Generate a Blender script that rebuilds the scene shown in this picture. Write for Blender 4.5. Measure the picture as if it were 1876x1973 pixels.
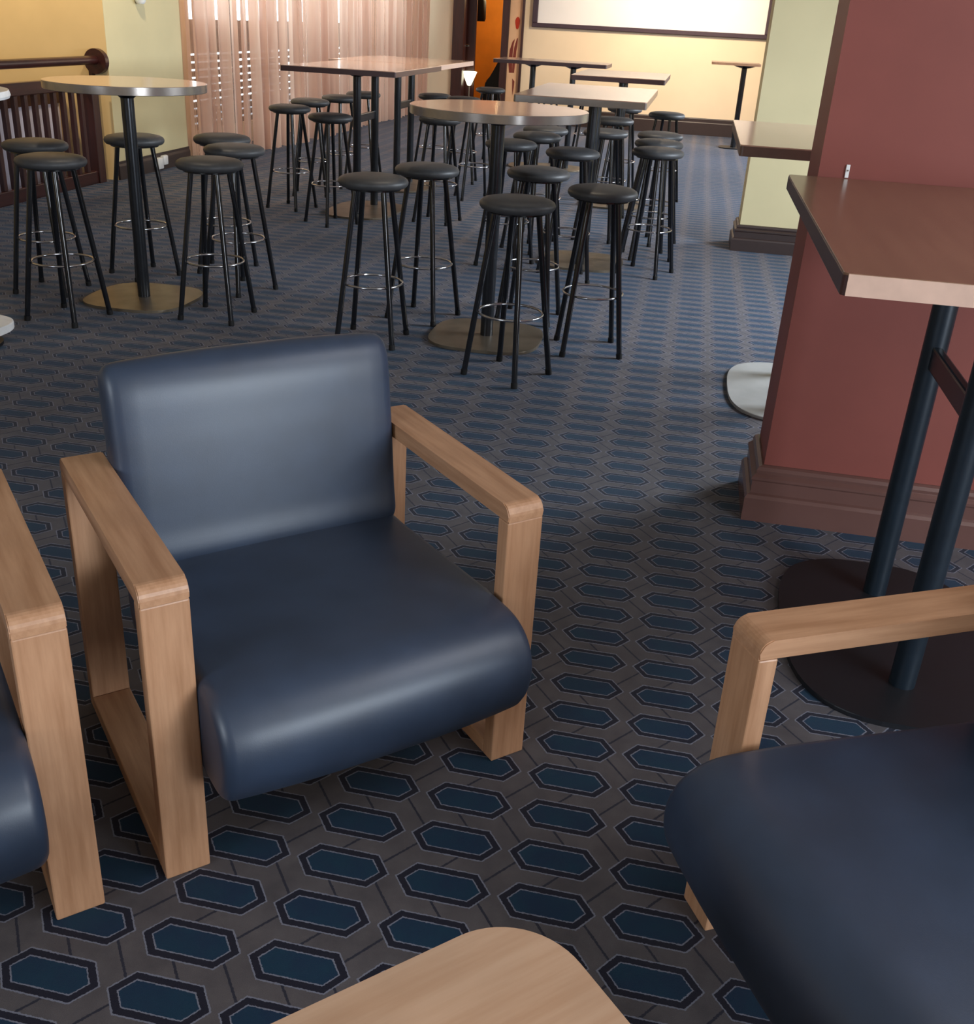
import bpy, bmesh, math, random
from math import sin, cos, pi, radians, sqrt
from mathutils import Vector, Matrix

for o in list(bpy.data.objects):
    bpy.data.objects.remove(o, do_unlink=True)
SC = bpy.context.scene
COL = SC.collection

# ------------------------------------------------------------------ camera
# world axes follow the room: x across (to the right), y into the room, z up
cam_d = bpy.data.cameras.new('camera')
cam = bpy.data.objects.new('camera', cam_d)
COL.objects.link(cam)
RGT = Vector((0.97697784, 0.20771363, 0.04847481))
DWN = Vector((0.13071812, -0.40349495, -0.90559627))
FWD = Vector((-0.16854535, 0.89109308, -0.42136159))
m = Matrix((RGT, -DWN, -FWD)).transposed().to_4x4()
m.translation = Vector((0, 0, 1.41317))
cam.matrix_world = m
cam_d.sensor_fit = 'VERTICAL'
cam_d.sensor_height = 36.0
cam_d.lens = 1961.193 / 1973.0 * 36.0
cam_d.shift_x = (938.0 - 905.13) / 1973.0
cam_d.shift_y = (947.99 - 986.5) / 1973.0
cam_d.clip_start = 0.05
cam_d.clip_end = 200
SC.camera = cam

# ------------------------------------------------------------------ world, exposure
SC.view_settings.view_transform = 'Standard'
SC.view_settings.look = 'None'
SC.view_settings.gamma = 1
SC.view_settings.use_curve_mapping = False
SC.view_settings.exposure = 0.0
world = bpy.data.worlds.new('sky')
SC.world = world
world.use_nodes = True
bg = world.node_tree.nodes['Background']
bg.inputs['Color'].default_value = (0.80, 0.93, 1.0, 1)
bg.inputs['Strength'].default_value = 7.0


def area(name, loc, target, sx, sy, power, col, spread=180):
    d = bpy.data.lights.new(name, 'AREA')
    d.shape = 'RECTANGLE'
    d.size = sx
    d.size_y = sy
    d.energy = power
    d.color = col
    d.spread = radians(spread)
    o = bpy.data.objects.new(name, d)
    COL.objects.link(o)
    o.location = loc
    o.rotation_euler = (Vector(target) - Vector(loc)).to_track_quat('-Z', 'Y').to_euler()
    return o


def spot(name, loc, target, power, col, size=70, blend=0.8, rad=0.05):
    d = bpy.data.lights.new(name, 'SPOT')
    d.energy = power
    d.color = col
    d.spot_size = radians(size)
    d.spot_blend = blend
    d.shadow_soft_size = rad
    o = bpy.data.objects.new(name, d)
    COL.objects.link(o)
    o.location = loc
    o.rotation_euler = (Vector(target) - Vector(loc)).to_track_quat('-Z', 'Y').to_euler()
    return o


COOL = (0.80, 0.90, 1.0)
WARM = (1.0, 0.83, 0.62)
# daylight through the windows behind the photographer and along the right side
area('window_light_near_right', (4.4, -0.8, 1.25), (-0.4, 1.4, 0.5), 3.0, 1.7, 315, COOL)
area('window_light_behind', (-3.4, -2.8, 1.9), (-0.6, 1.6, 0.4), 1.8, 1.5, 80, COOL)
area('ceiling_panel_light', (2.1, 1.35, 2.84), (2.0, 1.35, 0), 1.3, 1.3, 34, (0.95, 0.95, 1.0))
area('window_light_right_mid', (2.75, 5.5, 1.5), (0.2, 5.5, 0.0), 1.5, 1.5, 200, COOL, 140)
area('window_light_right_rear', (2.75, 9.7, 1.5), (0, 9.6, 0.0), 0.9, 1.5, 170, COOL, 130)
area('window_light_right_far', (2.75, 13.3, 1.5), (0, 13.2, 0.0), 1.0, 1.5, 190, COOL, 130)
# warm ceiling lamps; unseen spots over the tables added to brighten their tops
spot('downlight_screen', (-0.5, 14.2, 2.75), (-0.6, 16.4, 0.9), 360, WARM, 110)
spot('downlight_screen_right', (0.1, 13.4, 2.75), (0.9, 16.4, 0.8), 200, WARM, 90, 0.6, 0.03)
spot('downlight_stair', (-5.9, 6.9, 2.7), (-5.6, 8.2, 1.0), 120, (1.0, 0.80, 0.52), 120)
spot('downlight_column', (-3.9, 7.6, 2.75), (-4.8, 9.2, 0.9), 110, (1.0, 0.84, 0.60), 100)
spot('added_fill_left', (-2.7, 4.9, 2.78), (-2.7, 4.8, 0), 60, WARM, 44)
spot('added_fill_mid', (-0.9, 4.9, 2.78), (-0.86, 4.8, 0), 70, WARM, 44)
spot('added_fill_long_left', (-2.45, 8.6, 2.78), (-2.45, 8.6, 0), 90, WARM, 80)
spot('added_fill_long_mid', (-0.6, 7.6, 2.78), (-0.6, 7.6, 0), 80, WARM, 80)


# ------------------------------------------------------------------ materials
def lin(c):
    return tuple(((x / 255) / 12.92 if x / 255 <= 0.04045 else ((x / 255 + 0.055) / 1.055) ** 2.4) for x in c) + (1,)


class NT:
    def __init__(s, name):
        s.m = bpy.data.materials.new(name)
        s.m.use_nodes = True
        s.t = s.m.node_tree
        s.b = s.t.nodes['Principled BSDF']

    def n(s, typ, **kw):
        nd = s.t.nodes.new(typ)
        for k, v in kw.items():
            setattr(nd, k, v)
        return nd

    def l(s, a, b):
        s.t.links.new(a, b)

    def val(s, x):
        return x

    def math(s, op, a, b=None, c=None, clamp=False):
        nd = s.n('ShaderNodeMath', operation=op, use_clamp=clamp)
        for i, v in enumerate((a, b, c)):
            if v is None:
                continue
            if isinstance(v, (int, float)):
                nd.inputs[i].default_value = v
            else:
                s.l(v, nd.inputs[i])
        return nd.outputs[0]

    def mix(s, f, a, b):
        nd = s.n('ShaderNodeMix', data_type='RGBA')
        for i, v in ((0, f), (6, a), (7, b)):
            if isinstance(v, (int, float)):
                nd.inputs[i].default_value = v
            elif isinstance(v, tuple):
                nd.inputs[i].default_value = v
            else:
                s.l(v, nd.inputs[i])
        return nd.outputs[2]

    def noise(s, scale, detail=3, vec=None, rough=0.5):
        nd = s.n('ShaderNodeTexNoise')
        nd.inputs['Scale'].default_value = scale
        nd.inputs['Detail'].default_value = detail
        nd.inputs['Roughness'].default_value = rough
        if vec is None:
            tc = s.n('ShaderNodeTexCoord')
            vec = tc.outputs['Object']
        s.l(vec, nd.inputs['Vector'])
        return nd.outputs['Fac']

    def ramp(s, f, a, b, lo=0.0, hi=1.0):
        nd = s.n('ShaderNodeMapRange')
        nd.inputs['From Min'].default_value = a
        nd.inputs['From Max'].default_value = b
        nd.inputs['To Min'].default_value = lo
        nd.inputs['To Max'].default_value = hi
        s.l(f, nd.inputs['Value'])
        return nd.outputs[0]

    def set(s, rough=0.5, spec=0.5, metal=0.0, coat=0.0):
        s.b.inputs['Roughness'].default_value = rough
        s.b.inputs['Specular IOR Level'].default_value = spec
        s.b.inputs['Metallic'].default_value = metal
        s.b.inputs['Coat Weight'].default_value = coat

    def bump(s, h, strength=0.2, dist=0.002):
        nd = s.n('ShaderNodeBump')
        nd.inputs['Strength'].default_value = strength
        nd.inputs['Distance'].default_value = dist
        s.l(h, nd.inputs['Height'])
        s.l(nd.outputs[0], s.b.inputs['Normal'])


def plain(name, col, rough=0.5, spec=0.5, metal=0.0, var=0.06, scale=30, coat=0.0, bump=0.0):
    k = NT(name)
    c = lin(col)
    lo = tuple(x * (1 - var) for x in c[:3]) + (1,)
    hi = tuple(min(1, x * (1 + var)) for x in c[:3]) + (1,)
    nz = k.noise(scale, 3)
    k.l(k.mix(k.ramp(nz, 0.3, 0.7), lo, hi), k.b.inputs['Base Color'])
    k.set(rough, spec, metal, coat)
    if bump:
        k.bump(k.noise(scale * 6, 2), bump, 0.001)
    return k.m


def wood(name, c1, c2, axis, rough=0.42, streak=60, coat=0.1):
    k = NT(name)
    tc = k.n('ShaderNodeTexCoord')
    mp = k.n('ShaderNodeMapping')
    sc = [streak, streak, streak]
    sc[axis] = streak / 14
    mp.inputs['Scale'].default_value = sc
    k.l(tc.outputs['Object'], mp.inputs['Vector'])
    a = k.noise(1.0, 5, mp.outputs[0], 0.6)
    b = k.noise(6.0, 2, tc.outputs['Object'])
    f = k.ramp(a, 0.32, 0.68)
    c = k.mix(f, lin(c1), lin(c2))
    d = k.mix(k.ramp(b, 0.3, 0.75, 0.0, 0.35), c, lin([x * 0.78 for x in c1]))
    k.l(d, k.b.inputs['Base Color'])
    k.set(rough, 0.45, 0, coat)
    k.b.inputs['Coat Roughness'].default_value = 0.25
    k.bump(a, 0.10, 0.0006)
    return k.m


def leather(name, col):
    k = NT(name)
    c = lin(col)
    nz = k.noise(9, 3)
    k.l(k.mix(k.ramp(nz, 0.3, 0.7), tuple(x * .85 for x in c[:3]) + (1,), tuple(x * 1.15 for x in c[:3]) + (1,)), k.b.inputs['Base Color'])
    k.set(0.43, 0.75)
    tc = k.n('ShaderNodeTexCoord')
    v = k.n('ShaderNodeTexVoronoi')
    v.inputs['Scale'].default_value = 520
    k.l(tc.outputs['Object'], v.inputs['Vector'])
    k.bump(v.outputs['Distance'], 0.10, 0.0004)
    return k.m


M = {}
for i, ax in enumerate('xyz'):
    M['oak_' + ax] = wood('oak_' + ax, (208, 160, 124), (178, 130, 95), i)
M['oak_top'] = wood('oak_laminate', (214, 176, 146), (196, 154, 122), 0, 0.45, 36, 0.0)
M['leather'] = leather('navy_leather', (46, 59, 80))
M['lam'] = wood('table_laminate', (214, 176, 154), (202, 162, 140), 1, 0.13, 30, 0.2)
M['lam_dark'] = wood('table_laminate_dark', (140, 106, 84), (122, 92, 72), 1, 0.24, 30, 0.25)
M['edge'] = plain('table_edge', (156, 148, 142), 0.22, 0.5, 0.7)
M['edge_light'] = plain('table_edge_light', (212, 178, 160), 0.35)
M['edge_dark'] = plain('table_edge_dark', (70, 44, 44), 0.35)
M['edge_brown'] = plain('table_edge_brown', (112, 88, 78), 0.35)
M['blackmetal'] = plain('black_metal', (18, 19, 23), 0.14, 0.7, 0.0, 0.1)
M['pole'] = plain('dark_steel_pole', (66, 68, 72), 0.22, 0.6, 0.75, 0.1)
M['poleblack'] = plain('blue_black_pole', (30, 40, 50), 0.32, 0.6, 0.2, 0.1)
M['bronze'] = plain('base_plate_metal', (128, 116, 100), 0.42, 0.5, 0.75, 0.2, 8)
M['steelplate'] = plain('pale_base_plate', (170, 170, 170), 0.5, 0.5, 0.4, 0.1, 8)
M['blackplate'] = plain('black_base_plate', (24, 25, 30), 0.5, 0.4, 0.0, 0.1, 8)
M['chrome'] = plain('chrome', (200, 200, 205), 0.18, 0.6, 1.0, 0.03)
M['vinyl'] = plain('black_vinyl', (66, 66, 68), 0.5, 0.5, 0, 0.12, 40, 0, 0.15)
M['vinyl_brown'] = plain('brown_black_vinyl', (54, 48, 44), 0.6, 0.45, 0, 0.12, 40, 0, 0.15)
M['maroon'] = plain('maroon_paint', (128, 68, 60), 0.55, 0.35, 0, 0.05, 5, 0, 0.12)
M['maroon_skirt'] = plain('maroon_gloss_paint', (104, 74, 68), 0.25, 0.5, 0, 0.05, 6)
M['cream'] = plain('cream_paint', (230, 206, 174), 0.7, 0.3, 0, 0.03, 2)
M['cream_green'] = plain('pale_green_cream_paint', (212, 198, 156), 0.7, 0.3, 0, 0.03, 3)
M['yellow'] = plain('yellow_paint', (222, 192, 140), 0.7, 0.3, 0, 0.04, 3)
M['amber'] = plain('amber_paint', (206, 132, 44), 0.7, 0.3, 0, 0.12, 3)
M['darkwood'] = wood('dark_stained_wood', (66, 28, 24), (44, 18, 16), 1, 0.32, 40, 0.3)
M['darkwood_z'] = wood('dark_stained_wood_upright', (70, 34, 28), (46, 22, 18), 2, 0.35, 40, 0.2)
M['skirt'] = plain('dark_skirting', (52, 38, 35), 0.45, 0.5)
M['white'] = plain('white_paint', (236, 236, 236), 0.35, 0.5)
M['ceil'] = plain('ceiling_paint', (214, 208, 196), 0.8, 0.3)
M['screen'] = plain('projection_fabric', (232, 226, 222), 0.85, 0.2, 0, 0.02, 2)
M['frame'] = plain('dark_plum_frame', (66, 50, 58), 0.4, 0.4)
M['lilac'] = plain('lilac_white_paint', (212, 206, 220), 0.6, 0.3, 0, 0.06, 5)
M['poster'] = plain('peach_poster', (222, 176, 136), 0.6, 0.3, 0, 0.04, 8)
M['red'] = plain('red_print', (176, 50, 26), 0.6, 0.3, 0, 0.1, 40)
M['redbrown'] = plain('brown_red_print', (120, 52, 40), 0.6, 0.3, 0, 0.1, 40)
M['black'] = plain('black_matt', (18, 16, 16), 0.6, 0.3)
M['concrete'] = plain('slat_paint', (120, 96, 84), 0.7, 0.3)


def emit(name, col, s):
    k = NT(name)
    k.b.inputs['Base Color'].default_value = lin(col)
    k.b.inputs['Emission Color'].default_value = lin(col)
    k.b.inputs['Emission Strength'].default_value = s
    return k.m


M['lampglow'] = emit('lamp_glow', (255, 250, 215), 3.0)
M['downglow'] = emit('downlight_glow', (255, 214, 160), 4.0)


def glass_mat():
    k = NT('window_glass')
    k.b.inputs['Base Color'].default_value = (1, 1, 1, 1)
    k.b.inputs['Transmission Weight'].default_value = 1.0
    k.b.inputs['Roughness'].default_value = 0.0
    k.b.inputs['IOR'].default_value = 1.02
    return k.m


M['glass'] = glass_mat()


def curtain_mat():
    k = NT('sheer_curtain')
    t = k.t
    out = t.nodes['Material Output']
    t.nodes.remove(k.b)
    dif = k.n('ShaderNodeBsdfDiffuse')
    tr = k.n('ShaderNodeBsdfTranslucent')
    tp = k.n('ShaderNodeBsdfTransparent')
    tc = k.n('ShaderNodeTexCoord')
    mp = k.n('ShaderNodeMapping')
    mp.inputs['Scale'].default_value = (5, 5, 0.3)
    k.l(tc.outputs['Object'], mp.inputs['Vector'])
    a = k.noise(1.0, 4, mp.outputs[0], 0.6)
    c = k.mix(k.ramp(a, 0.35, 0.65), lin((242, 212, 192)), lin((222, 184, 164)))
    k.l(c, dif.inputs['Color'])
    k.l(c, tr.inputs['Color'])
    tp.inputs['Color'].default_value = (0.95, 0.92, 0.90, 1)
    m1 = k.n('ShaderNodeMixShader')
    m1.inputs[0].default_value = 0.5
    k.l(dif.outputs[0], m1.inputs[1])
    k.l(tr.outputs[0], m1.inputs[2])
    # open weave: thinner where the cloth is stretched between two folds
    mp2 = k.n('ShaderNodeMapping')
    mp2.inputs['Scale'].default_value = (14, 14, 0.12)
    k.l(tc.outputs['Object'], mp2.inputs['Vector'])
    w = k.noise(1.0, 2, mp2.outputs[0], 0.5)
    thin = k.ramp(w, 0.57, 0.62, 0.012, 0.7)
    m2 = k.n('ShaderNodeMixShader')
    k.l(thin, m2.inputs[0])
    k.l(m1.outputs[0], m2.inputs[1])
    k.l(tp.outputs[0], m2.inputs[2])
    k.l(m2.outputs[0], out.inputs['Surface'])
    return k.m


M['curtain'] = curtain_mat()

PA, PB = 0.18787, 0.1130     # repeat of the carpet pattern
OA, OB = -0.2641, 1.6743


def carpet_mat():
    k = NT('hexagon_carpet')
    tc = k.n('ShaderNodeTexCoord')
    sp = k.n('ShaderNodeSeparateXYZ')
    # slight wobble, as tufts make
    nv = k.n('ShaderNodeTexNoise')
    nv.inputs['Scale'].default_value = 260
    nv.inputs['Detail'].default_value = 1
    k.l(tc.outputs['Object'], nv.inputs['Vector'])
    vm = k.n('ShaderNodeVectorMath', operation='MULTIPLY_ADD')
    k.l(nv.outputs['Color'], vm.inputs[0])
    vm.inputs[1].default_value = (0.0035, 0.0035, 0)
    k.l(tc.outputs['Object'], vm.inputs[2])
    k.l(vm.outputs[0], sp.inputs[0])
    x = k.math('SUBTRACT', sp.outputs[0], OA + 0.00175)
    y = k.math('SUBTRACT', sp.outputs[1], OB + 0.00175)
    p = k.math('SUBTRACT', k.math('FLOORED_MODULO', k.math('ADD', x, PA / 2), PA), PA / 2)
    q = k.math('SUBTRACT', k.math('FLOORED_MODULO', k.math('ADD', y, PB / 2), PB), PB / 2)
    ap = k.math('ABSOLUTE', p)
    aq = k.math('ABSOLUTE', q)
    d1 = k.math('SUBTRACT', aq, 0.0395)
    d2 = k.math('MULTIPLY', k.math('SUBTRACT', k.math('MULTIPLY_ADD', aq, 0.75, ap), 0.0865), 0.8)
    d = k.math('MAXIMUM', d1, d2)
    # thin dark web lines, mirrored from strip to strip
    y2 = k.math('ADD', y, 0.0)
    qs = k.math('SUBTRACT', k.math('FLOORED_MODULO', y2, PB), PB / 2)
    row = k.math('FLOOR', k.math('DIVIDE', y2, PB))
    par = k.math('FLOORED_MODULO', row, 2.0)
    sgn = k.math('MULTIPLY_ADD', par, -2.0, 1.0)       # +1 even strip, -1 odd strip
    sl = k.math('MULTIPLY', k.math('MULTIPLY', qs, 0.78), sgn)
    lx = k.math('ADD', x, sl)
    lm = k.math('ABSOLUTE', k.math('SUBTRACT', k.math('FLOORED_MODULO', k.math('ADD', lx, PA / 4), PA / 2), PA / 4))
    web = k.math('LESS_THAN', lm, 0.0028)
    n1 = k.noise(14, 4, tc.outputs['Object'], 0.6)
    n2 = k.noise(900, 2, tc.outputs['Object'], 0.6)
    grey = k.mix(k.ramp(n1, 0.3, 0.7), lin((84, 78, 80)), lin((106, 99, 100)))
    grey = k.mix(k.ramp(n2, 0.3, 0.7, 0.0, 0.45), grey, lin((58, 56, 60)))
    teal = k.mix(k.ramp(n1, 0.35, 0.65), lin((16, 56, 78)), lin((20, 46, 74)))
    teal = k.mix(k.ramp(n2, 0.3, 0.7, 0, 0.4), teal, lin((10, 38, 58)))
    navy = lin((26, 25, 40))
    light = lin((124, 126, 140))
    c = k.mix(web, grey, lin((44, 44, 56)))
    c = k.mix(k.math('LESS_THAN', d, 0.0018), c, light)
    c = k.mix(k.math('LESS_THAN', d, -0.0010), c, navy)
    c = k.mix(k.math('LESS_THAN', d, -0.0125), c, light)
    c = k.mix(k.math('LESS_THAN', d, -0.0150), c, teal)
    k.l(c, k.b.inputs['Base Color'])
    k.set(0.7, 0.25)
    k.b.inputs['Sheen Weight'].default_value = 0.15
    k.b.inputs['Sheen Roughness'].default_value = 0.4
    k.b.inputs['Sheen Tint'].default_value = (0.7, 0.8, 1.0, 1)
    k.bump(n2, 0.5, 0.003)
    return k.m


M['carpet'] = carpet_mat()


# ------------------------------------------------------------------ mesh helpers
def obj(name, bm, mat, parent=None, smooth=False):
    me = bpy.data.meshes.new(name)
    bmesh.ops.recalc_face_normals(bm, faces=bm.faces)
    bm.to_mesh(me)
    bm.free()
    me.materials.append(mat)
    if smooth:
        for p_ in me.polygons:
            p_.use_smooth = True
        try:
            me.set_sharp_from_angle(angle=radians(40))
        except Exception:
            pass
    o = bpy.data.objects.new(name, me)
    COL.objects.link(o)
    if parent:
        o.parent = parent
    return o


def thing(name, label, cat, loc=(0, 0, 0), rz=0, group=None):
    o = bpy.data.objects.new(name, None)
    o.empty_display_size = 0.1
    COL.objects.link(o)
    o.location = loc
    o.rotation_euler = (0, 0, rz)
    tag(o, label, cat, group)
    return o


def tag(o, label, cat, group=None):
    o['label'] = label
    o['category'] = cat
    if group:
        o['group'] = group
    return o


def struct(name, bm, mat, parent=None, smooth=False):
    o = obj(name, bm, mat, parent, smooth)
    o['kind'] = 'structure'
    return o


def box(bm, x0, x1, y0, y1, z0, z1, bev=0.0, seg=2):
    r = bmesh.ops.create_cube(bm, size=1.0)
    vs = r['verts']
    for v in vs:
        v.co = Vector(((x0 + x1) / 2 + v.co.x * (x1 - x0), (y0 + y1) / 2 + v.co.y * (y1 - y0), (z0 + z1) / 2 + v.co.z * (z1 - z0)))
    if bev:
        es = set(e for v in vs for e in v.link_edges)
        bmesh.ops.bevel(bm, geom=list(es), offset=bev, segments=seg, affect='EDGES', profile=0.5)
    return bm


def B(*a, **k):
    return box(bmesh.new(), *a, **k)


def tube(bm, p0, p1, r0, r1=None, seg=16, caps=True):
    r1 = r0 if r1 is None else r1
    p0, p1 = Vector(p0), Vector(p1)
    d = (p1 - p0).normalized()
    u = d.orthogonal().normalized()
    v = d.cross(u)
    ra, rb = [], []
    for i in range(seg):
        t = 2 * pi * i / seg
        w = u * cos(t) + v * sin(t)
        ra.append(bm.verts.new(p0 + w * r0))
        rb.append(bm.verts.new(p1 + w * r1))
    for i in range(seg):
        j = (i + 1) % seg
        bm.faces.new((ra[i], ra[j], rb[j], rb[i]))
    if caps:
        bm.faces.new(list(reversed(ra)))
        bm.faces.new(rb)
    return bm


def lathe(bm, prof, seg=40, cx=0, cy=0):
    rings = []
    for r, z in prof:
        if r < 1e-6:
            rings.append([bm.verts.new((cx, cy, z))])
        else:
            rings.append([bm.verts.new((cx + r * cos(2 * pi * i / seg), cy + r * sin(2 * pi * i / seg), z)) for i in range(seg)])
    for a, b in zip(rings, rings[1:]):
        for i in range(seg):
            j = (i + 1) % seg
            if len(a) == 1 and len(b) == 1:
                continue
            if len(a) == 1:
                bm.faces.new((a[0], b[i], b[j]))
            elif len(b) == 1:
                bm.faces.new((a[i], a[j], b[0]))
            else:
                bm.faces.new((a[i], a[j], b[j], b[i]))
    return bm


def torus(bm, R, r, z, seg=48, ms=10, cx=0, cy=0):
    rings = []
    for i in range(seg):
        t = 2 * pi * i / seg
        rings.append([bm.verts.new((cx + (R + r * cos(2 * pi * j / ms)) * cos(t), cy + (R + r * cos(2 * pi * j / ms)) * sin(t), z + r * sin(2 * pi * j / ms))) for j in range(ms)])
    for i in range(seg):
        a, b = rings[i], rings[(i + 1) % seg]
        for j in range(ms):
            k = (j + 1) % ms
            bm.faces.new((a[j], a[k], b[k], b[j]))
    return bm


def prism(bm, pts, z0, z1, bev=0.0, seg=2):
    a = [bm.verts.new((x, y, z0)) for x, y in pts]
    b = [bm.verts.new((x, y, z1)) for x, y in pts]
    n = len(pts)
    f0 = bm.faces.new(list(reversed(a)))
    f1 = bm.faces.new(b)
    for i in range(n):
        j = (i + 1) % n
        bm.faces.new((a[i], a[j], b[j], b[i]))
    if bev:
        es = list(f0.edges) + list(f1.edges)
        bmesh.ops.bevel(bm, geom=es, offset=bev, segments=seg, affect='EDGES', profile=0.5)
    return bm


def rrect(hx, hy, r, n=8, cx=0, cy=0):
    pts = []
    for (sx, sy, a0) in ((1, 1, 0), (-1, 1, 90), (-1, -1, 180), (1, -1, 270)):
        for i in range(n + 1):
            t = radians(a0 + 90 * i / n)
            pts.append((cx + sx * (hx - r) + r * cos(t), cy + sy * (hy - r) + r * sin(t)))
    return pts


def superell(hx, hy, e=3.0, n=48):
    return [(hx * math.copysign(abs(cos(t)) ** (2 / e), cos(t)), hy * math.copysign(abs(sin(t)) ** (2 / e), sin(t))) for t in [2 * pi * i / n for i in range(n)]]


def kids(o):
    return [c for c in bpy.data.objects if c.parent == o]


# ------------------------------------------------------------------ room shell
YB = 16.4          # back wall
XL = -4.80         # face of the left wall column
ZC = 2.9
bm = bmesh.new()
box(bm, -7.4, 4.8, -4.2, 19.2, -0.12, 0.0)
struct('floor', bm, M['carpet'])
struct('ceiling', B(-7.4, 4.8, -4.2, 19.2, ZC, ZC + 0.12), M['ceil'])
struct('wall_front', B(-7.4, 4.8, -4.2, -4.05, 0, ZC), M['cream'])
bm = B(4.65, 4.8, -4.05, 2.2, 0, ZC)
box(bm, 2.85, 4.8, 2.2, 2.35, 0, ZC)  # unseen step in the wall, added to stand the side lights nearer
box(bm, 2.85, 3.0, 2.35, YB, 0, ZC)
struct('wall_right', bm, M['cream'])
struct('wall_left', B(-7.4, -7.25, -4.05, 8.3, 0, ZC), M['yellow'])
# wall behind the stair rail, facing the camera, turning into the cream column
bm = B(-7.25, XL - 0.002, 8.3, 8.45, 0, ZC)
struct('wall_stair', bm, M['yellow'])
struct('column', B(XL - 0.12, XL, 8.303, 9.64, 0, ZC), M['cream_green'])
# window wall behind the curtains
WX = -5.0
bm = bmesh.new()
box(bm, WX - 0.15, WX, 9.72, YB, 0, 0.22)
box(bm, WX - 0.15, WX, 9.72, YB, 2.45, ZC)
box(bm, WX - 0.15, WX, 15.9, YB, 0.22, 2.45)
box(bm, WX - 0.15, XL - 0.05, 9.60, 9.9, 0.22, 2.45)
struct('wall_window_side', bm, M['cream'])
# back wall with the doorway
DX0, DX1 = -3.74, -2.66
bm = bmesh.new()
box(bm, -5.2, DX0, YB, YB + 0.15, 0, ZC)
box(bm, DX1, 4.8, YB, YB + 0.15, 0, ZC)
box(bm, DX0, DX1, YB, YB + 0.15, 2.15, ZC)
struct('wall_back', bm, M['cream'])
# hallway beyond
bm = bmesh.new()
box(bm, -4.6, -1.6, 18.6, 18.75, 0, ZC)
box(bm, -4.6, -4.45, YB + 0.15, 18.6, 0, ZC)
box(bm, -1.75, -1.6, YB + 0.15, 18.6, 0, ZC)
struct('wall_hallway', bm, M['amber'])


def profile_run(name, prof, p0, p1, nrm, mat, parent=None):
    """moulding profile (offset out from wall, height) run from p0 to p1 along a wall with outward normal nrm"""
    bm = bmesh.new()
    p0, p1, nr = Vector((*p0, 0)), Vector((*p1, 0)), Vector((*nrm, 0)).normalized()
    pts = [(0.0, 0.0)] + prof + [(0.0, prof[-1][1])]
    a = [bm.verts.new(p0 + nr * x + Vector((0, 0, z))) for x, z in pts]
    b = [bm.verts.new(p1 + nr * x + Vector((0, 0, z))) for x, z in pts]
    for i in range(len(pts)):
        j = (i + 1) % len(pts)
        bm.faces.new((a[i], a[j], b[j], b[i]))
    bm.faces.new(a)
    bm.faces.new(list(reversed(b)))
    o = obj(name, bm, mat, parent)
    o['kind'] = 'structure'
    return o


SK = [(0.046, 0.0), (0.046, 0.078), (0.040, 0.088), (0.030, 0.092), (0.030, 0.132), (0.034, 0.138), (0.034, 0.146), (0.026, 0.152), (0.020, 0.156), (0.022, 0.166), (0.016, 0.176), (0.006, 0.180)]
SKS = [(0.022, 0.0), (0.022, 0.17), (0.016, 0.182), (0.016, 0.225), (0.008, 0.24)]


def pillar(name, x0, x1, y0, y1, mat, skm, sk):
    o = struct(name, B(x0, x1, y0, y1, 0, ZC), mat)
    # one mitred skirting around front and left side
    bm = bmesh.new()
    pts = [(0.0, 0.0)] + sk + [(0.0, sk[-1][1])]
    path = [((x1, y0), (0, -1)), ((x0, y0), (-1, -1)), ((x0, y1), (-1, 0))]
    rings = [[bm.verts.new((px + nx * a, py + ny * a, z)) for a, z in pts] for (px, py), (nx, ny) in path]
    for r0, r1 in zip(rings, rings[1:]):
        for i in range(len(pts)):
            j = (i + 1) % len(pts)
            bm.faces.new((r0[i], r0[j], r1[j], r1[i]))
    bm.faces.new(rings[0])
    bm.faces.new(list(reversed(rings[-1])))
    s = obj('baseboard', bm, skm, o)
    s['kind'] = 'structure'
    return o


pillar('pillar_maroon', 0.355, 1.7, 3.10, 3.37, M['maroon'], M['maroon_skirt'], SK)
pillar('pillar_cream', 0.407, 1.7, 7.62, 7.95, M['cream_green'], M['skirt'], SK)
profile_run('baseboard_back', SKS + [], (DX1 + 0.09, YB), (2.85, YB), (0, -1), M['skirt'])
profile_run('baseboard_column', [(0.02, 0), (0.02, 0.11), (0.012, 0.13), (0.012, 0.15)], (XL, 8.3), (XL, 9.64), (1, 0), M['skirt'])
profile_run('baseboard_right', SKS, (2.85, 2.35), (2.85, YB), (-1, 0), M['skirt'])

# doorway frame
bm = bmesh.new()
box(bm, DX0, DX0 + 0.17, YB - 0.03, YB + 0.17, 0, 2.15)
d1 = struct('door_1', bm, M['darkwood_z'])
obj('jamb', B(DX1 - 0.33, DX1 - 0.225, YB - 0.03, YB + 0.17, 0, 2.15), M['darkwood_z'], d1)
obj('edge_strip', B(DX1 - 0.035, DX1 + 0.0, YB - 0.04, YB + 0.17, 0, 2.15), M['darkwood_z'], d1)
obj('lintel', B(DX0 + 0.17, DX1 - 0.035, YB - 0.03, YB + 0.17, 2.03, 2.15), M['darkwood_z'], d1)

# poster panel beside the doorway
px0, px1 = DX1 - 0.223, DX1 - 0.037
t = thing('wall_panel', 'tall narrow peach panel with red printed figure beside the hallway opening', 'panel', ((px0 + px1) / 2, YB + 0.02, 0))
obj('board', B(px0 - (px0 + px1) / 2, px1 - (px0 + px1) / 2, -0.02, 0.02, 0.0, 2.02), M['poster'], t)


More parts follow.
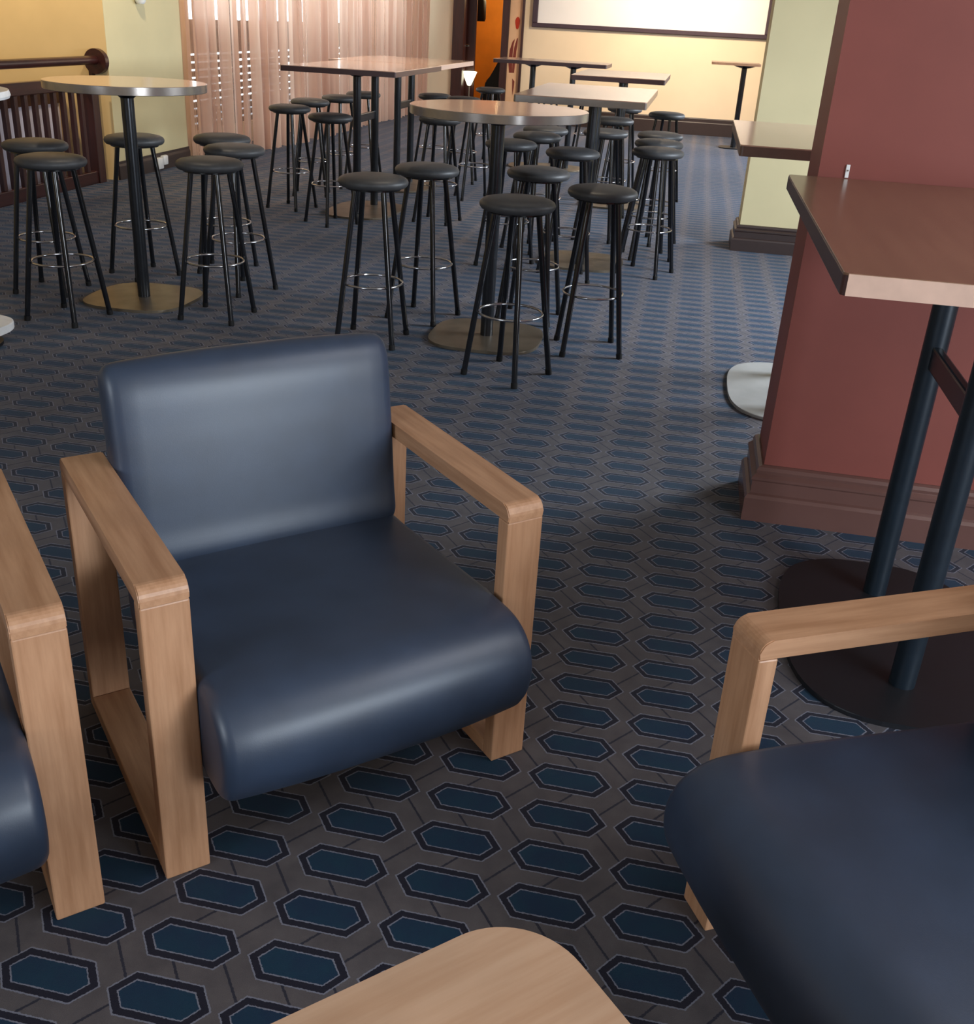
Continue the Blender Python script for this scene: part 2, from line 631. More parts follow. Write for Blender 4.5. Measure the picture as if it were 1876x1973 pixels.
def flat_shape(pts, y, th=0.003):
    bm = bmesh.new()
    a = [bm.verts.new((x, y, z)) for x, z in pts]
    b = [bm.verts.new((x, y - th, z)) for x, z in pts]
    bm.faces.new(a)
    bm.faces.new(list(reversed(b)))
    for i in range(len(pts)):
        j = (i + 1) % len(pts)
        bm.faces.new((a[i], b[i], b[j], a[j]))
    return bm


def blob(cx, cz, rx, rz, n=14, ph=0):
    return [(cx + rx * cos(2 * pi * i / n) * (1 + .15 * sin(3 * 2 * pi * i / n + ph)), cz + rz * sin(2 * pi * i / n)) for i in range(n)]


obj('printed_mark', flat_shape(blob(0.028, 1.385, 0.034, 0.085), -0.0205), M['red'], t)
obj('printed_mark', flat_shape([(-0.055, .70), (-0.075, .85), (-0.062, 1.02), (-0.030, 1.13), (0.004, 1.17), (-0.012, 1.08), (-0.018, .95), (-0.012, .70)], -0.0205), M['redbrown'], t)
obj('printed_mark', flat_shape([(-0.008, .70), (-0.010, .92), (0.0, 1.05), (0.032, 1.17), (0.050, 1.19), (0.046, 1.08), (0.034, 1.00), (0.030, .85), (0.020, .70)], -0.0205), M['redbrown'], t)
obj('printed_mark', flat_shape([(0.0, .62), (0.034, .58), (0.030, .50), (0.016, .38), (0.006, .50)], -0.0205), M['redbrown'], t)

# things inside the hallway
t = thing('hallway_lamp', 'small glowing cone shaped lamp on a stem in the hallway opening', 'lamp', (-3.49, 16.57, 0))
bm = bmesh.new()
lathe(bm, [(0.0, 0.46), (0.03, 0.48), (0.075, 0.58), (0.115, 0.67), (0.10, 0.675), (0.0, 0.66)], 24)
obj('lamp_shade', bm, M['lampglow'], t, True)
bm = bmesh.new()
tube(bm, (0, 0, 0.02), (0, 0, 0.47), 0.014)
obj('stem', bm, M['bronze'], t, True)
bm = bmesh.new()
lathe(bm, [(0, 0), (0.11, 0), (0.11, 0.015), (0.02, 0.03), (0, 0.03)], 24)
obj('base', bm, M['bronze'], t, True)
dl = bpy.data.lights.new('hallway_lamp_light', 'POINT')
dl.energy = 38
dl.color = (1.0, 0.74, 0.40)
dl.shadow_soft_size = 0.1
lo = bpy.data.objects.new('hallway_lamp_light', dl)
COL.objects.link(lo)
lo.location = (-3.1, 17.5, 1.9)

t = thing('hallway_door', 'dark brown door leaf standing open at the left of the hallway', 'door', (-3.73, YB + 0.2, 0), radians(0))
obj('leaf', B(0.0, 0.28, 0.12, 0.16, 0.02, 2.05), M['darkwood_z'], t)
obj('trim_strip', B(0.03, 0.06, 0.10, 0.12, 0.1, 2.0), M['skirt'], t)
bm = bmesh.new()
tube(bm, (0.08, 0.09, 1.03), (0.19, 0.09, 1.04), 0.016)
obj('handle', bm, M['chrome'], t, True)

t = thing('pendant_lamp', 'black pendant shade hanging at the top of the hallway opening', 'lamp', (-3.50, 17.2, 0))
bm = bmesh.new()
lathe(bm, [(0.06, 1.72), (0.09, 1.66), (0.095, 1.42), (0.08, 1.38), (0.0, 1.38)], 20)
obj('lamp_shade', bm, M['black'], t, True)
bm = bmesh.new()
tube(bm, (0, 0, 1.7), (0, 0, ZC), 0.006)
obj('cord', bm, M['black'], t)

t = thing('wing_chair', 'dark rounded chair back seen through the hallway opening', 'chair', (-3.14, 17.2, 0))
bm = bmesh.new()
prof = [(-0.22, 0.0), (-0.24, 0.30), (-0.20, 0.52), (-0.06, 0.68), (0.0, 0.84), (0.08, 0.98), (0.2, 1.03), (0.34, 1.0), (0.40, 0.85), (0.42, 0.0)]
a = [bm.verts.new((x, -0.10, z)) for x, z in prof]
b = [bm.verts.new((x, 0.30, z)) for x, z in prof]
bm.faces.new(a)
bm.faces.new(list(reversed(b)))
for i in range(len(prof)):
    j = (i + 1) % len(prof)
    bm.faces.new((a[i], b[i], b[j], a[j]))
bmesh.ops.bevel(bm, geom=bm.edges[:], offset=0.02, segments=2, affect='EDGES')
obj('backrest', bm, M['black'], t, True)

# ------------------------------------------------------------------ projector screen on the back wall
t = thing('projector_screen', 'large white screen in a dark frame on the back wall', 'screen', (-0.86, YB, 0))
obj('screen_surface', B(-1.60, 1.66, -0.035, -0.005, 1.40, 2.62), M['screen'], t)
bm = bmesh.new()
box(bm, -1.68, 1.74, -0.06, 0, 1.345, 1.405, 0.008, 1)
obj('frame_rail', bm, M['frame'], t)
obj('frame_rail', B(-1.68, 1.74, -0.06, 0, 2.61, 2.67, bev=0.008), M['frame'], t)
obj('frame_stile', B(-1.68, -1.60, -0.06, 0, 1.405, 2.61, bev=0.008), M['frame'], t)
obj('frame_stile', B(1.66, 1.74, -0.06, 0, 1.405, 2.61, bev=0.008), M['frame'], t)

# ------------------------------------------------------------------ windows behind the curtains
w1 = struct('window_1', B(WX - 0.13, WX - 0.02, 9.9, 15.9, 1.16, 1.27), M['concrete'])
for i, y in enumerate((9.9, 11.4, 12.9, 14.4, 15.84)):
    obj('mullion', B(WX - 0.12, WX - 0.04, y, y + 0.06, 0.22, 2.45), M['concrete'], w1)
for y0, y1 in ((9.96, 11.4), (11.46, 12.9), (12.96, 14.4), (14.46, 15.84)):
    obj('pane', B(WX - 0.085, WX - 0.079, y0, y1, 1.27, 2.45), M['glass'], w1)
# lower louvre: slats with narrow gaps that let daylight through
z = 0.22
sl_me = None
for (y0, y1) in ((9.96, 11.4), (11.46, 12.9), (12.96, 14.4), (14.46, 15.84)):
    z = 0.22
    while z < 0.94:
        if sl_me is None:
            s_ = obj('slat', B(-0.02, 0.02, -0.5, 0.5, 0, 0.052), M['concrete'], w1)
            sl_me = s_.data
        else:
            s_ = bpy.data.objects.new('slat', sl_me)
            COL.objects.link(s_)
            s_.parent = w1
        s_.location = (WX - 0.08, (y0 + y1) / 2, z)
        s_.scale = (1, y1 - y0, 1)
        z += 0.0735
    obj('infill_board', B(WX - 0.10, WX - 0.06, y0, y1, 0.955, 1.16), M['concrete'], w1)


# curtains: two gathered sheets hanging on a rail
def curtain(name, label, path, seed, n_fold, amp):
    rnd = random.Random(seed)
    # cumulative length
    L = [0]
    for a, b in zip(path, path[1:]):
        L.append(L[-1] + math.dist(a, b))
    tot = L[-1]
    phs = [rnd.uniform(-0.5, 0.5) for _ in range(n_fold + 2)]
    ams = [rnd.uniform(0.55, 1.3) for _ in range(n_fold + 2)]
    N = n_fold * 10
    zs = [0.035, 0.10, 0.5, 1.0, 1.5, 2.0, 2.5, 2.66]
    bm = bmesh.new()
    rows = []
    for zi, z in enumerate(zs):
        row = []
        for i in range(N + 1):
            s = tot * i / N
            k = 0
            while k < len(L) - 2 and s > L[k + 1]:
                k += 1
            u = (s - L[k]) / (L[k + 1] - L[k])
            x = path[k][0] + (path[k + 1][0] - path[k][0]) * u
            y = path[k][1] + (path[k + 1][1] - path[k][1]) * u
            tx, ty = path[k + 1][0] - path[k][0], path[k + 1][1] - path[k][1]
            l_ = math.hypot(tx, ty)
            tx, ty = tx / l_, ty / l_
            f = i / 10
            fi = int(f)
            am = ams[fi] * (1 - (f - fi)) + ams[min(fi + 1, n_fold + 1)] * (f - fi)
            ph = phs[fi] * (1 - (f - fi)) + phs[min(fi + 1, n_fold + 1)] * (f - fi)
            w = sin(2 * pi * f + ph * 1.6)
            w2 = 0.30 * sin(4 * pi * f + ph * 3 + z * 0.4)
            o_ = amp * am * (w + w2) * (1.0 - 0.25 * z / 2.6)
            sh = 0.35 * amp * sin(2 * pi * f * 0.5 + seed) * (1 - z / 3)
            row.append(bm.verts.new((x + (-ty) * (-1) * o_ + tx * sh, y + tx * (-1) * o_ + ty * sh, z + (0.02 * rnd.random() if zi == 0 else 0))))
        rows.append(row)
    for r0, r1 in zip(rows, rows[1:]):
        for i in range(N):
            bm.faces.new((r0[i], r0[i + 1], r1[i + 1], r1[i]))
    o = obj(name, bm, M['curtain'], None, True)
    tag(o, label, 'curtain', 'sheer curtains along the window wall')
    return o


curtain('curtain', 'left sheer pink curtain, beside the cream column', [(-4.74, 9.67), (-4.64, 10.1), (-4.48, 10.55), (-4.40, 11.0), (-4.36, 11.45)], 3, 10, 0.055)
curtain('curtain', 'right sheer pink curtain, running behind the long bar tables to the far corner', [(-4.36, 11.47), (-4.33, 12.4), (-4.33, 13.5), (-4.33, 14.6), (-4.27, 15.6), (-4.08, 16.22)], 8, 25, 0.065)
struct('trim_1', B(-4.9, -4.2, 9.75, YB, 2.66, 2.70), M['white'])

# ------------------------------------------------------------------ stair balustrade
t = thing('stair_balustrade', 'dark wood stair balustrade with round handrail in front of the yellow wall', 'railing', (-4.88, 8.29, 0))
bm = bmesh.new()
tube(bm, (0, -0.05, 0.955), (0, -3.4, 0.955), 0.034, seg=20)
obj('handrail', bm, M['darkwood'], t, True)
bm = bmesh.new()
tube(bm, (0, -0.055, 0.945), (0, 0.0, 0.945), 0.098, seg=28)
obj('rail_end', bm, M['darkwood'], t, True)
obj('lower_rail', B(-0.03, 0.03, -3.4, -0.12, 0.74, 0.83, bev=0.006), M['darkwood'], t)
obj('bottom_rail', B(-0.03, 0.03, -3.4, -0.12, 0.0, 0.10, bev=0.006), M['darkwood'], t)
first = None
y = -0.33
while y > -3.35:
    if first is None:
        first = obj('baluster', B(-0.018, 0.018, -0.02, 0.02, 0.10, 0.74, bev=0.003), M['darkwood_z'], t)
        q = first
    else:
        q = first.copy()
        COL.objects.link(q)
    q.location = (0, y, 0)
    y -= 0.125
obj('newel_post', B(-0.045, 0.045, -0.22, -0.12, 0.0, 0.83, bev=0.005), M['darkwood_z'], t)
tw = thing('stair_screen_panel', 'pale lilac panel with dark cap behind the balusters', 'panel', (-5.30, 6.9, 0))
obj('board', B(-0.02, 0.02, -1.6, 1.38, 0.0, 0.60), M['lilac'], tw)
obj('cap', B(-0.04, 0.04, -1.6, 1.38, 0.60, 0.72), M['darkwood'], tw)
struct('trim_2', B(-4.96, -4.925, 8.26, 8.3, 0.0, 0.9), M['darkwood_z'])


# ------------------------------------------------------------------ armchairs
AW, Aw, AD, AH, AT = 0.761, 0.0796, 0.586, 0.594, 0.034
AI = AW / 2 - Aw


def arm_board():
    # runs from front (y=0) to back (y=AD); long edges rounded, front and back top edges rounded
    bm = bmesh.new()
    r = 0.022
    prof = []
    for i in range(7):
        t_ = radians(180 - 15 * i)
        prof.append((r + r * cos(t_), AH - r + r * sin(t_)))
    for i in range(7):
        t_ = radians(90 - 15 * i)
        prof.append((AD - r + r * cos(t_), AH - r + r * sin(t_)))
    prof += [(AD, AH - AT), (0, AH - AT)]
    a = [bm.verts.new((0, y_, z_)) for y_, z_ in prof]
    b = [bm.verts.new((Aw, y_, z_)) for y_, z_ in prof]
    fa = bm.faces.new(a)
    fb = bm.faces.new(list(reversed(b)))
    n = len(prof)
    for i in range(n):
        j = (i + 1) % n
        bm.faces.new((a[i], a[j], b[j], b[i]))
    bmesh.ops.bevel(bm, geom=list(fa.edges) + list(fb.edges), offset=0.0018, segments=2, affect='EDGES')
    return bm


def resample_closed(pts, n):
    # Catmull-Rom through closed control points
    out = []
    k = len(pts)
    for i in range(k):
        p0, p1, p2, p3 = (Vector(pts[(i + j - 1) % k]) for j in range(4))
        for s in range(n):
            t_ = s / n
            out.append(0.5 * ((2 * p1) + (-p0 + p2) * t_ + (2 * p0 - 5 * p1 + 4 * p2 - p3) * t_ ** 2 + (-p0 + 3 * p1 - 3 * p2 + p3) * t_ ** 3))
    return out


def cushion(ctrl, half, r=0.022, crown=0.012, n=6):
    pts = resample_closed(ctrl, n)
    k = len(pts)
    area_ = sum(pts[i].x * pts[(i + 1) % k].y - pts[(i + 1) % k].x * pts[i].y for i in range(k))
    sg = 1 if area_ > 0 else -1
    nr = []
    for i in range(k):
        d_ = pts[(i + 1) % k] - pts[i - 1]
        nr.append(Vector((d_.y, -d_.x)).normalized() * sg)
    us = [0, 0.0015, 0.005, 0.010, 0.016, r]
    xs = [-half + u for u in us] + [-half + 0.06, -half + 0.13, -half * 0.3, 0, half * 0.3, half - 0.13, half - 0.06] + [half - u for u in reversed(us)]
    bm = bmesh.new()
    rings = []
    for x in xs:
        d_ = half - abs(x)
        ins = r - sqrt(max(0, r * r - (r - min(d_, r)) ** 2))
        cr = crown * (1 - (abs(x) / half) ** 2.5)
        rings.append([bm.verts.new((x, p.x + q_.x * (cr - ins), p.y + q_.y * (cr - ins))) for p, q_ in zip(pts, nr)])
    for r0, r1 in zip(rings, rings[1:]):
        for i in range(k):
            j = (i + 1) % k
            bm.faces.new((r0[i], r0[j], r1[j], r1[i]))
    bm.faces.new(rings[0])
    bm.faces.new(list(reversed(rings[-1])))
    return bm


seat_ctrl = [(-0.060, 0.205), (-0.108, 0.235), (-0.128, 0.300), (-0.112, 0.360), (-0.060, 0.396), (0.03, 0.402), (0.15, 0.398), (0.28, 0.392), (0.40, 0.386), (0.46, 0.382),
             (0.485, 0.34), (0.48, 0.27), (0.44, 0.240), (0.28, 0.225), (0.12, 0.212)]
back_ctrl = [(0.432, 0.392), (0.440, 0.46), (0.452, 0.56), (0.466, 0.66), (0.480, 0.740), (0.504, 0.778), (0.536, 0.784), (0.562, 0.760), (0.562, 0.70), (0.550, 0.60),
             (0.538, 0.46), (0.530, 0.37), (0.515, 0.335), (0.47, 0.345)]


def armchair(label, x, y, rot):
    t = thing('armchair', label, 'armchair', (x, y, 0), radians(rot), 'navy leather armchairs with wooden arm frames')
    for s in (-1, 1):
        x0 = -AW / 2 if s < 0 else AI
        o = obj('arm_rest', arm_board(), M['oak_y'], t)
        o.location = (x0, 0, 0)
        o = obj('front_leg', B(0, Aw, 0, AT, 0.0, AH - AT, bev=0.003), M['oak_z'], t)
        o.location = (x0, 0.0, 0)
        o = obj('rear_leg', B(0, Aw, 0, AT, 0.0, AH - AT, bev=0.003), M['oak_z'], t)
        o.location = (x0, AD - AT, 0)
        o = obj('bottom_rail', B(0, Aw, AT, AD - AT, 0.0, AT, bev=0.003), M['oak_y'], t)
        o.location = (x0, 0, 0)
    obj('seat_cushion', cushion(seat_ctrl, AI - 0.0005), M['leather'], t, True)
    obj('back_cushion', cushion(back_ctrl, AI - 0.0005, 0.028, 0.010), M['leather'], t, True)
    return t


armchair('navy leather armchair in the middle, whole in view with its back to the bar stools', -0.463, 1.482, 43.07)
armchair('navy leather armchair cut by the left edge, wooden arm and seat corner in view', -1.094, 0.887, 43.24)
armchair('navy leather armchair at the lower right, turned side on in front of the maroon pillar', 0.343, 1.084, -61.49)

# ------------------------------------------------------------------ low wooden table in the foreground
t = thing('coffee_table', 'low pale wooden table corner with rounded edge in the foreground', 'table', (-0.10, 0.40, 0), radians(0))
A_ = Vector((-0.182, 0.804)); A2 = Vector((-0.311, 0.681)); C_ = Vector((0.006, 0.828)); C2 = Vector((0.057, 0.775))
rotT = math.atan2(A_.y - A2.y, A_.x - A2.x)
d1_ = (A_ - A2).normalized(); n1_ = Vector((-d1_.y, d1_.x)); c_ = Vector((-0.071, 0.910)) - 0.35 * d1_ - 0.35 * n1_
t.location = (c_.x, c_.y, 0)
t.rotation_euler = (0, 0, rotT)
CT = t
CTOP = obj('table_top', prism(bmesh.new(), rrect(0.35, 0.35, 0.100, 14), 0.42, 0.45, 0.003), M['oak_top'], t)
for sx in (-1, 1):
    for sy in (-1, 1):
        obj('leg', B(sx * 0.27 - 0.02, sx * 0.27 + 0.02, sy * 0.27 - 0.02, sy * 0.27 + 0.02, 0, 0.42, bev=0.003), M['oak_z'], t)


# ------------------------------------------------------------------ bar tables
TH = 1.06


def round_table(label, x, y, R):
    t = thing('round_bar_table', label, 'table', (x, y, 0), 0, 'round bar tables')
    bm = bmesh.new()
    lathe(bm, [(0, TH - 0.004), (R - 0.004, TH - 0.004), (R - 0.003, TH), (0, TH)], 72)
    obj('table_top', bm, M['lam'], t, True)
    bm = bmesh.new()
    lathe(bm, [(0, TH - 0.038), (R - 0.002, TH - 0.038), (R, TH - 0.036), (R, TH - 0.002), (R - 0.003, TH - 0.0005), (R - 0.006, TH - 0.0035), (0, TH - 0.0035)], 72)
    obj('edge_band', bm, M['edge'], t, True)
    bm = bmesh.new()
    lathe(bm, [(0, TH - 0.039), (0.11, TH - 0.039), (0.11, TH - 0.046), (0.05, TH - 0.06), (0.033, TH - 0.075), (0, TH - 0.075)], 28)
    obj('top_bracket', bm, M['blackmetal'], t, True)
    bm = bmesh.new()
    tube(bm, (0, 0, 0.012), (0, 0, TH - 0.05), 0.031, seg=28)
    obj('pole', bm, M['pole'], t, True)
    obj('base_plate', prism(bmesh.new(), superell(0.27, 0.27, 3.2), 0.0, 0.014, 0.003), M['bronze'], t, False)
    return t


round_table('round bar table in the centre, ringed by black stools', -0.863, 4.774, 0.40)
round_table('round bar table at the left, in front of the stair rail', -2.699, 4.812, 0.38)


def long_table(label, x0, x1, y0, y1, top, edge, pole, base, gap=0.45, along='y', name='long_bar_table', conn_z=0.70, edge_front=None, off=0.0, by=0.40, group='rectangular bar tables'):
    cx, cy = (x0 + x1) / 2, (y0 + y1) / 2
    hx, hy = (x1 - x0) / 2, (y1 - y0) / 2
    t = thing(name, label, 'table', (cx, cy, 0), 0, group)
    obj('table_top', prism(bmesh.new(), rrect(hx - 0.001, hy - 0.001, 0.012, 4), TH - 0.005, TH, 0.001), top, t)
    obj('edge_band', prism(bmesh.new(), rrect(hx, hy, 0.012, 4), TH - 0.038, TH - 0.004, 0.001), edge, t)
    if edge_front:
        obj('lit_front_edge', B(-hx + 0.008, hx - 0.008, -hy - 0.002, -hy + 0.004, TH - 0.0375, TH - 0.001), edge_front, t)  # paler strip paints the light caught by the front edge
    for s in (-1, 1):
        px, py = (0, off + s * gap / 2) if along == 'y' else (s * gap / 2, 0)
        bm = bmesh.new()
        tube(bm, (px, py, 0.012), (px, py, TH - 0.05), 0.030, seg=24)
        obj('pole', bm, pole, t, True)
        bm = bmesh.new()
        lathe(bm, [(0, TH - 0.039), (0.10, TH - 0.039), (0.10, TH - 0.045), (0.035, TH - 0.068), (0, TH - 0.068)], 24, px, py)
        obj('top_bracket', bm, M['blackmetal'], t, True)
    g = gap / 2 - 0.02
    if conn_z:
        if along == 'y':
            obj('connector', B(-0.012, 0.012, off - g, off + g, conn_z - 0.03, conn_z + 0.03, bev=0.006), pole, t)
        else:
            obj('connector', B(-g, g, -0.012, 0.012, conn_z - 0.03, conn_z + 0.03, bev=0.006), pole, t)
    bx = 0.27
    if along != 'y':
        bx, by = by, 0.27
    obj('base_plate', prism(bmesh.new(), [(x_, y_ + off) for x_, y_ in superell(bx, by, 3.0)], 0.0, 0.014, 0.003), base, t)
    return t


long_table('long bar table nearest the curtain, pale top seen almost edge on', -2.86, -2.03, 7.20, 8.55, M['lam'], M['edge_dark'], M['pole'], M['bronze'])
long_table('long bar table right behind the one nearest the curtain, end to end with it', -2.99, -2.06, 8.58, 9.95, M['lam'], M['edge_light'], M['pole'], M['bronze'])
long_table('grey-edged long bar table behind the round central one, with stools along its right', -0.965, -0.258, 5.74, 7.10, M['lam'], M['edge'], M['pole'], M['bronze'], 0.24, off=0.29, by=0.28)
long_table('long bar table further back, near the row of stools before the screen wall', -0.985, -0.262, 8.46, 9.75, M['lam'], M['edge_dark'], M['pole'], M['bronze'], 0.24, off=0.10, by=0.28)
long_table('farthest wide bar table below the projector screen on two separate poles', -2.08, -0.93, 11.0, 11.65, M['lam'], M['edge_dark'], M['pole'], M['bronze'], 0.42, 'x')
long_table('bar table against the maroon pillar, brown top tinted as pillar reflection, front edge painted pale as lit', 0.275, 1.05, 1.785, 3.095, M['lam_dark'], M['edge_dark'], M['poleblack'], M['blackplate'], 0.45, 'y', edge_front=M['edge_light'])  # brown top holds the pillar reflection; pale front edge holds the light
long_table('bar table behind the maroon pillar with pale oval base plate', 0.165, 0.95, 3.85, 4.97, M['lam'], M['edge_brown'], M['pole'], M['steelplate'], 0.45)

t = thing('small_bar_table', 'small bar table alone by the right end of the screen wall', 'table', (0.42, 14.85, 0), 0)
obj('table_top', prism(bmesh.new(), rrect(0.31, 0.31, 0.02, 4), TH - 0.03, TH, 0.002), M['lam_dark'], t)
bm = bmesh.new()
lathe(bm, [(0, TH - 0.031), (0.15, TH - 0.031), (0.13, TH - 0.045), (0.04, TH - 0.07), (0, TH - 0.07)], 24, 0.12)
obj('top_bracket', bm, M['blackmetal'], t, True)
bm = bmesh.new()
tube(bm, (0.12, 0, 0.012), (0.12, 0, TH - 0.05), 0.035, seg=20)
obj('pole', bm, M['blackmetal'], t, True)
obj('base_plate', prism(bmesh.new(), [(x_ + 0.12, y_) for x_, y_ in superell(0.19, 0.19, 3.0)], 0, 0.014, 0.003), M['blackplate'], t)

# white glossy table tops that just enter at the left edge
t = thing('white_side_table', 'rounded white table corner entering at the left edge beside the carpet', 'table', (-2.35, 2.70, 0))
obj('table_top', prism(bmesh.new(), rrect(0.29, 0.2, 0.09, 8), 0.43, 0.455, 0.004), M['white'], t)
bm = bmesh.new()
tube(bm, (0, 0, 0.01), (0, 0, 0.43), 0.025)
obj('pole', bm, M['chrome'], t, True)
obj('base_plate', prism(bmesh.new(), superell(0.18, 0.15, 3), 0, 0.012, 0.002), M['chrome'], t)
t = thing('white_bar_table', 'white table edge entering at the upper left before the stair rail', 'table', (-3.06, 3.75, 0))
bm = bmesh.new()
lathe(bm, [(0, TH - 0.03), (0.38, TH - 0.03), (0.385, TH - 0.02), (0.38, TH), (0, TH)], 48)
obj('table_top', bm, M['white'], t, True)
bm = bmesh.new()
tube(bm, (0, 0, 0.012), (0, 0, TH - 0.03), 0.031)
obj('pole', bm, M['pole'], t, True)
obj('base_plate', prism(bmesh.new(), superell(0.20, 0.20, 3.0), 0, 0.014, 0.003), M['blackplate'], t)


# ------------------------------------------------------------------ bar stools
def make_stool():
    t = thing('bar_stool', '', 'stool', (0, 0, 0), 0, 'round black bar stools')
    bm = bmesh.new()
    lathe(bm, [(0, 0.708), (0.135, 0.708), (0.148, 0.712), (0.156, 0.722), (0.158, 0.732), (0.153, 0.743), (0.14, 0.751), (0.11, 0.7575), (0.06, 0.7605), (0, 0.761)], 44)
    obj('seat', bm, M['vinyl'], t, True)
    bm = bmesh.new()
    lathe(bm, [(0, 0.700), (0.125, 0.700), (0.125, 0.709), (0, 0.709)], 32)
    obj('seat_plate', bm, M['blackmetal'], t, True)
    for i in range(4):
        a = pi / 2 * i
        bm = bmesh.new()
        tube(bm, (0.092 * cos(a), 0.092 * sin(a), 0.702), (0.189 * cos(a), 0.189 * sin(a), 0.012), 0.0125, seg=14)
        lg = obj('leg', bm, M['blackmetal'], t, True)
        bm = bmesh.new()
        tube(bm, (0.1873 * cos(a), 0.1873 * sin(a), 0.024), (0.1905 * cos(a), 0.1905 * sin(a), 0.0), 0.0145, seg=14)
        obj('foot_cap', bm, M['black'], lg, True)
    bm = bmesh.new()
    torus(bm, 0.139, 0.0055, 0.278)
    obj('foot_ring', bm, M['chrome'], t, True)
    return t


proto = make_stool()
tree = [(c, kids(c)) for c in kids(proto)]
STOOLS = [
    # x, y, rotation, label
    (-0.668, 4.244, 20, 'black bar stool nearest the camera, in front of the central round table pole'),
    (-0.365, 4.755, 58, 'black bar stool at the right of the central round table'),
    (-1.374, 4.538, 46, 'black bar stool at the left of the central round table, behind the armchair back'),
    (-1.249, 5.029, 30, 'black bar stool left of the central table pole, second row behind'),
    (-0.726, 5.216, 40, 'black bar stool just right of the central table pole, behind the nearest stool'),
    (-2.852, 4.357, 39, 'black bar stool lower left, the nearer one of the pair before the stair rail'),
    (-3.217, 4.797, 50, 'brownish black bar stool at the left edge, farther of the pair before the stair rail'),
    (-2.211, 4.647, 44, 'black bar stool in front right of the left round table, nearest of its trio'),
    (-2.329, 5.197, 20, 'black bar stool behind right of the left round table, middle of its trio'),
    (-2.577, 5.592, 55, 'black bar stool behind the left round table, farthest of its trio before the curtain'),
    (-2.951, 5.299, 15, 'black bar stool behind the pole of the left round table, against the cream column'),
    (-3.002, 7.733, 30, 'black bar stool leftmost at the long tables, in front of the curtain fold'),
    (-3.091, 8.417, 60, 'black bar stool second from the left along the curtain side of the long tables'),
    (-3.033, 9.006, 20, 'black bar stool third from the left along the curtain side of the long tables'),
    (-3.013, 9.616, 45, 'black bar stool fourth along the curtain side, half behind the table poles'),
    (-2.520, 7.270, 10, 'dark bar stool under the left end of the near long table, before its poles'),
    (-1.825, 7.700, 35, 'bar stool hidden behind the central table top, its legs left of the pole'),
    (-1.790, 8.900, 70, 'bar stool hidden behind the central table top, its crossed legs nearest the pole'),
    (-2.421, 9.965, 15, 'bar stool at the far right end of the long tables, before the yellow wall strip'),
    (-2.112, 9.809, 50, 'bar stool just above the left of the central round table top, before the hallway'),
    (-2.175, 11.449, 25, 'bar stool in front of the hallway opening, before the dark chair'),
    (-1.075, 6.423, 30, 'bar stool just behind the central table pole, seat cut by the pole'),
    (-0.671, 6.195, 60, 'bar stool under the near end of the grey-edged long table'),
    (-0.998, 6.974, 10, 'bar stool under the left side of the grey-edged long table, mid way'),
    (-1.010, 7.450, 45, 'bar stool farthest along the left side of the grey-edged long table'),
    (-0.196, 6.564, 25, 'bar stool nearest of the three overlapping seats beside the open aisle'),
    (-0.211, 7.074, 60, 'bar stool middle of the three overlapping seats beside the open aisle'),
    (-0.225, 7.620, 5, 'bar stool farthest of the three overlapping seats beside the open aisle'),
    (-0.600, 7.560, 35, 'bar stool behind the pole of the grey-edged long table, lower seat'),
    (-0.631, 8.639, 55, 'bar stool behind the grey-edged long table, upper seat right of its pole'),
    (-0.248, 9.577, 20, 'bar stool standing alone at the right against the screen wall'),
    (-0.642, 9.995, 40, 'bar stool left of the lone one, seat half hidden by a table pole'),
    (-1.613, 11.90, 30, 'far bar stool behind the grey-edged table top, only legs in view at the left'),
    (-1.200, 12.30, 60, 'far bar stool behind the grey-edged table top, only legs in view at the right'),
]
brown = {6, 5, 15}
for i, (x, y, r, lab) in enumerate(STOOLS):
    if i == 0:
        o = proto
    else:
        o = proto.copy()
        COL.objects.link(o)
        for c, gs in tree:
            d_ = c.copy()
            COL.objects.link(d_)
            d_.parent = o
            for g_ in gs:
                e_ = g_.copy()
                COL.objects.link(e_)
                e_.parent = d_
    o.location = (x, y, 0)
    o.rotation_euler = (0, 0, radians(r))
    o['label'] = lab

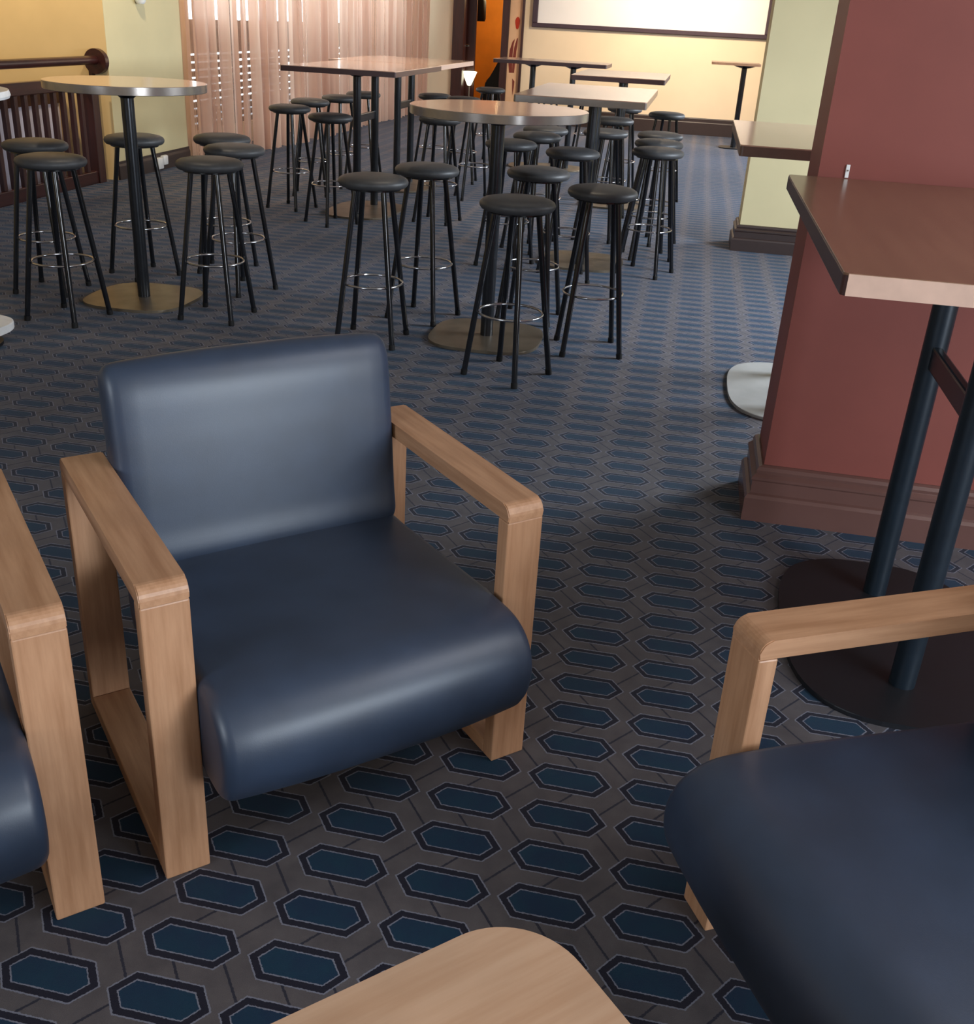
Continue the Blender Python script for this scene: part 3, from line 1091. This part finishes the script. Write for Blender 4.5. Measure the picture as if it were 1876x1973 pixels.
# ------------------------------------------------------------------ small things
t = thing('power_adapter', 'small white plug and adapter on the skirting below the cream column', 'plug', (XL + 0.02, 8.95, 0))
obj('adapter', B(0.0, 0.05, -0.05, 0.05, 0.02, 0.12, bev=0.012), M['white'], t, True)
obj('plug', B(0.0, 0.04, 0.07, 0.16, 0.045, 0.13, bev=0.012), M['white'], t, True)
t = thing('wall_sensor', 'small white fitting high on the cream column', 'fixture', (XL, 8.84, 1.42))
bm = bmesh.new()
lathe(bm, [(0, -0.03), (0.03, -0.03), (0.045, -0.01), (0.045, 0.06), (0, 0.06)], 20, 0.046)
obj('body', bm, M['white'], t, True)
t = thing('glint_piece', 'tiny white piece standing for a light reflection on the maroon pillar just above the table top', 'fixture', (0.431, 3.10, 1.062))
obj('glint_plate', B(-0.005, 0.005, -0.006, 0.0, 0.0, 0.035, bev=0.001), M['white'], t)  # white paint gives the bright light reflection as plain colour
obj('glint_screw', B(-0.002, 0.002, -0.009, -0.006, 0.018, 0.022), M['chrome'], t)

# ceiling lights (housings of the lamps, made up for the spots over tables)
t = thing('ceiling_panel', 'square light panel set in the ceiling before the maroon pillar', 'light', (2.1, 1.35, ZC))
obj('panel_frame', B(-0.66, 0.66, -0.66, 0.66, -0.02, 0.0, bev=0.004), M['white'], t)
for (x, y), lab in (((-0.5, 14.2), 'ceiling downlight shining on the middle of the projector screen wall'), ((0.1, 13.4), 'ceiling downlight shining on the right end of the screen wall'), ((-5.9, 6.9), 'ceiling downlight over the stairs by the yellow wall'), ((-3.9, 7.6), 'ceiling downlight beside the cream column'), ((-2.7, 4.9), 'added unseen downlight brightening the left round bar table top'), ((-0.9, 4.9), 'added unseen downlight brightening the central round bar table top'), ((-2.45, 8.6), 'added unseen downlight brightening the long bar tables near the curtain'), ((-0.6, 7.6), 'added unseen downlight brightening the grey-edged long bar table')):
    t = thing('downlight', lab, 'light', (x, y, ZC), 0, 'recessed ceiling downlights')
    bm = bmesh.new()
    torus(bm, 0.06, 0.008, -0.004, 28, 8)
    obj('trim_ring', bm, M['white'], t, True)
    bm = bmesh.new()
    lathe(bm, [(0, -0.004), (0.052, -0.004), (0.052, 0.0), (0, 0.0)], 24)
    obj('lens', bm, M['downglow'], t, True)
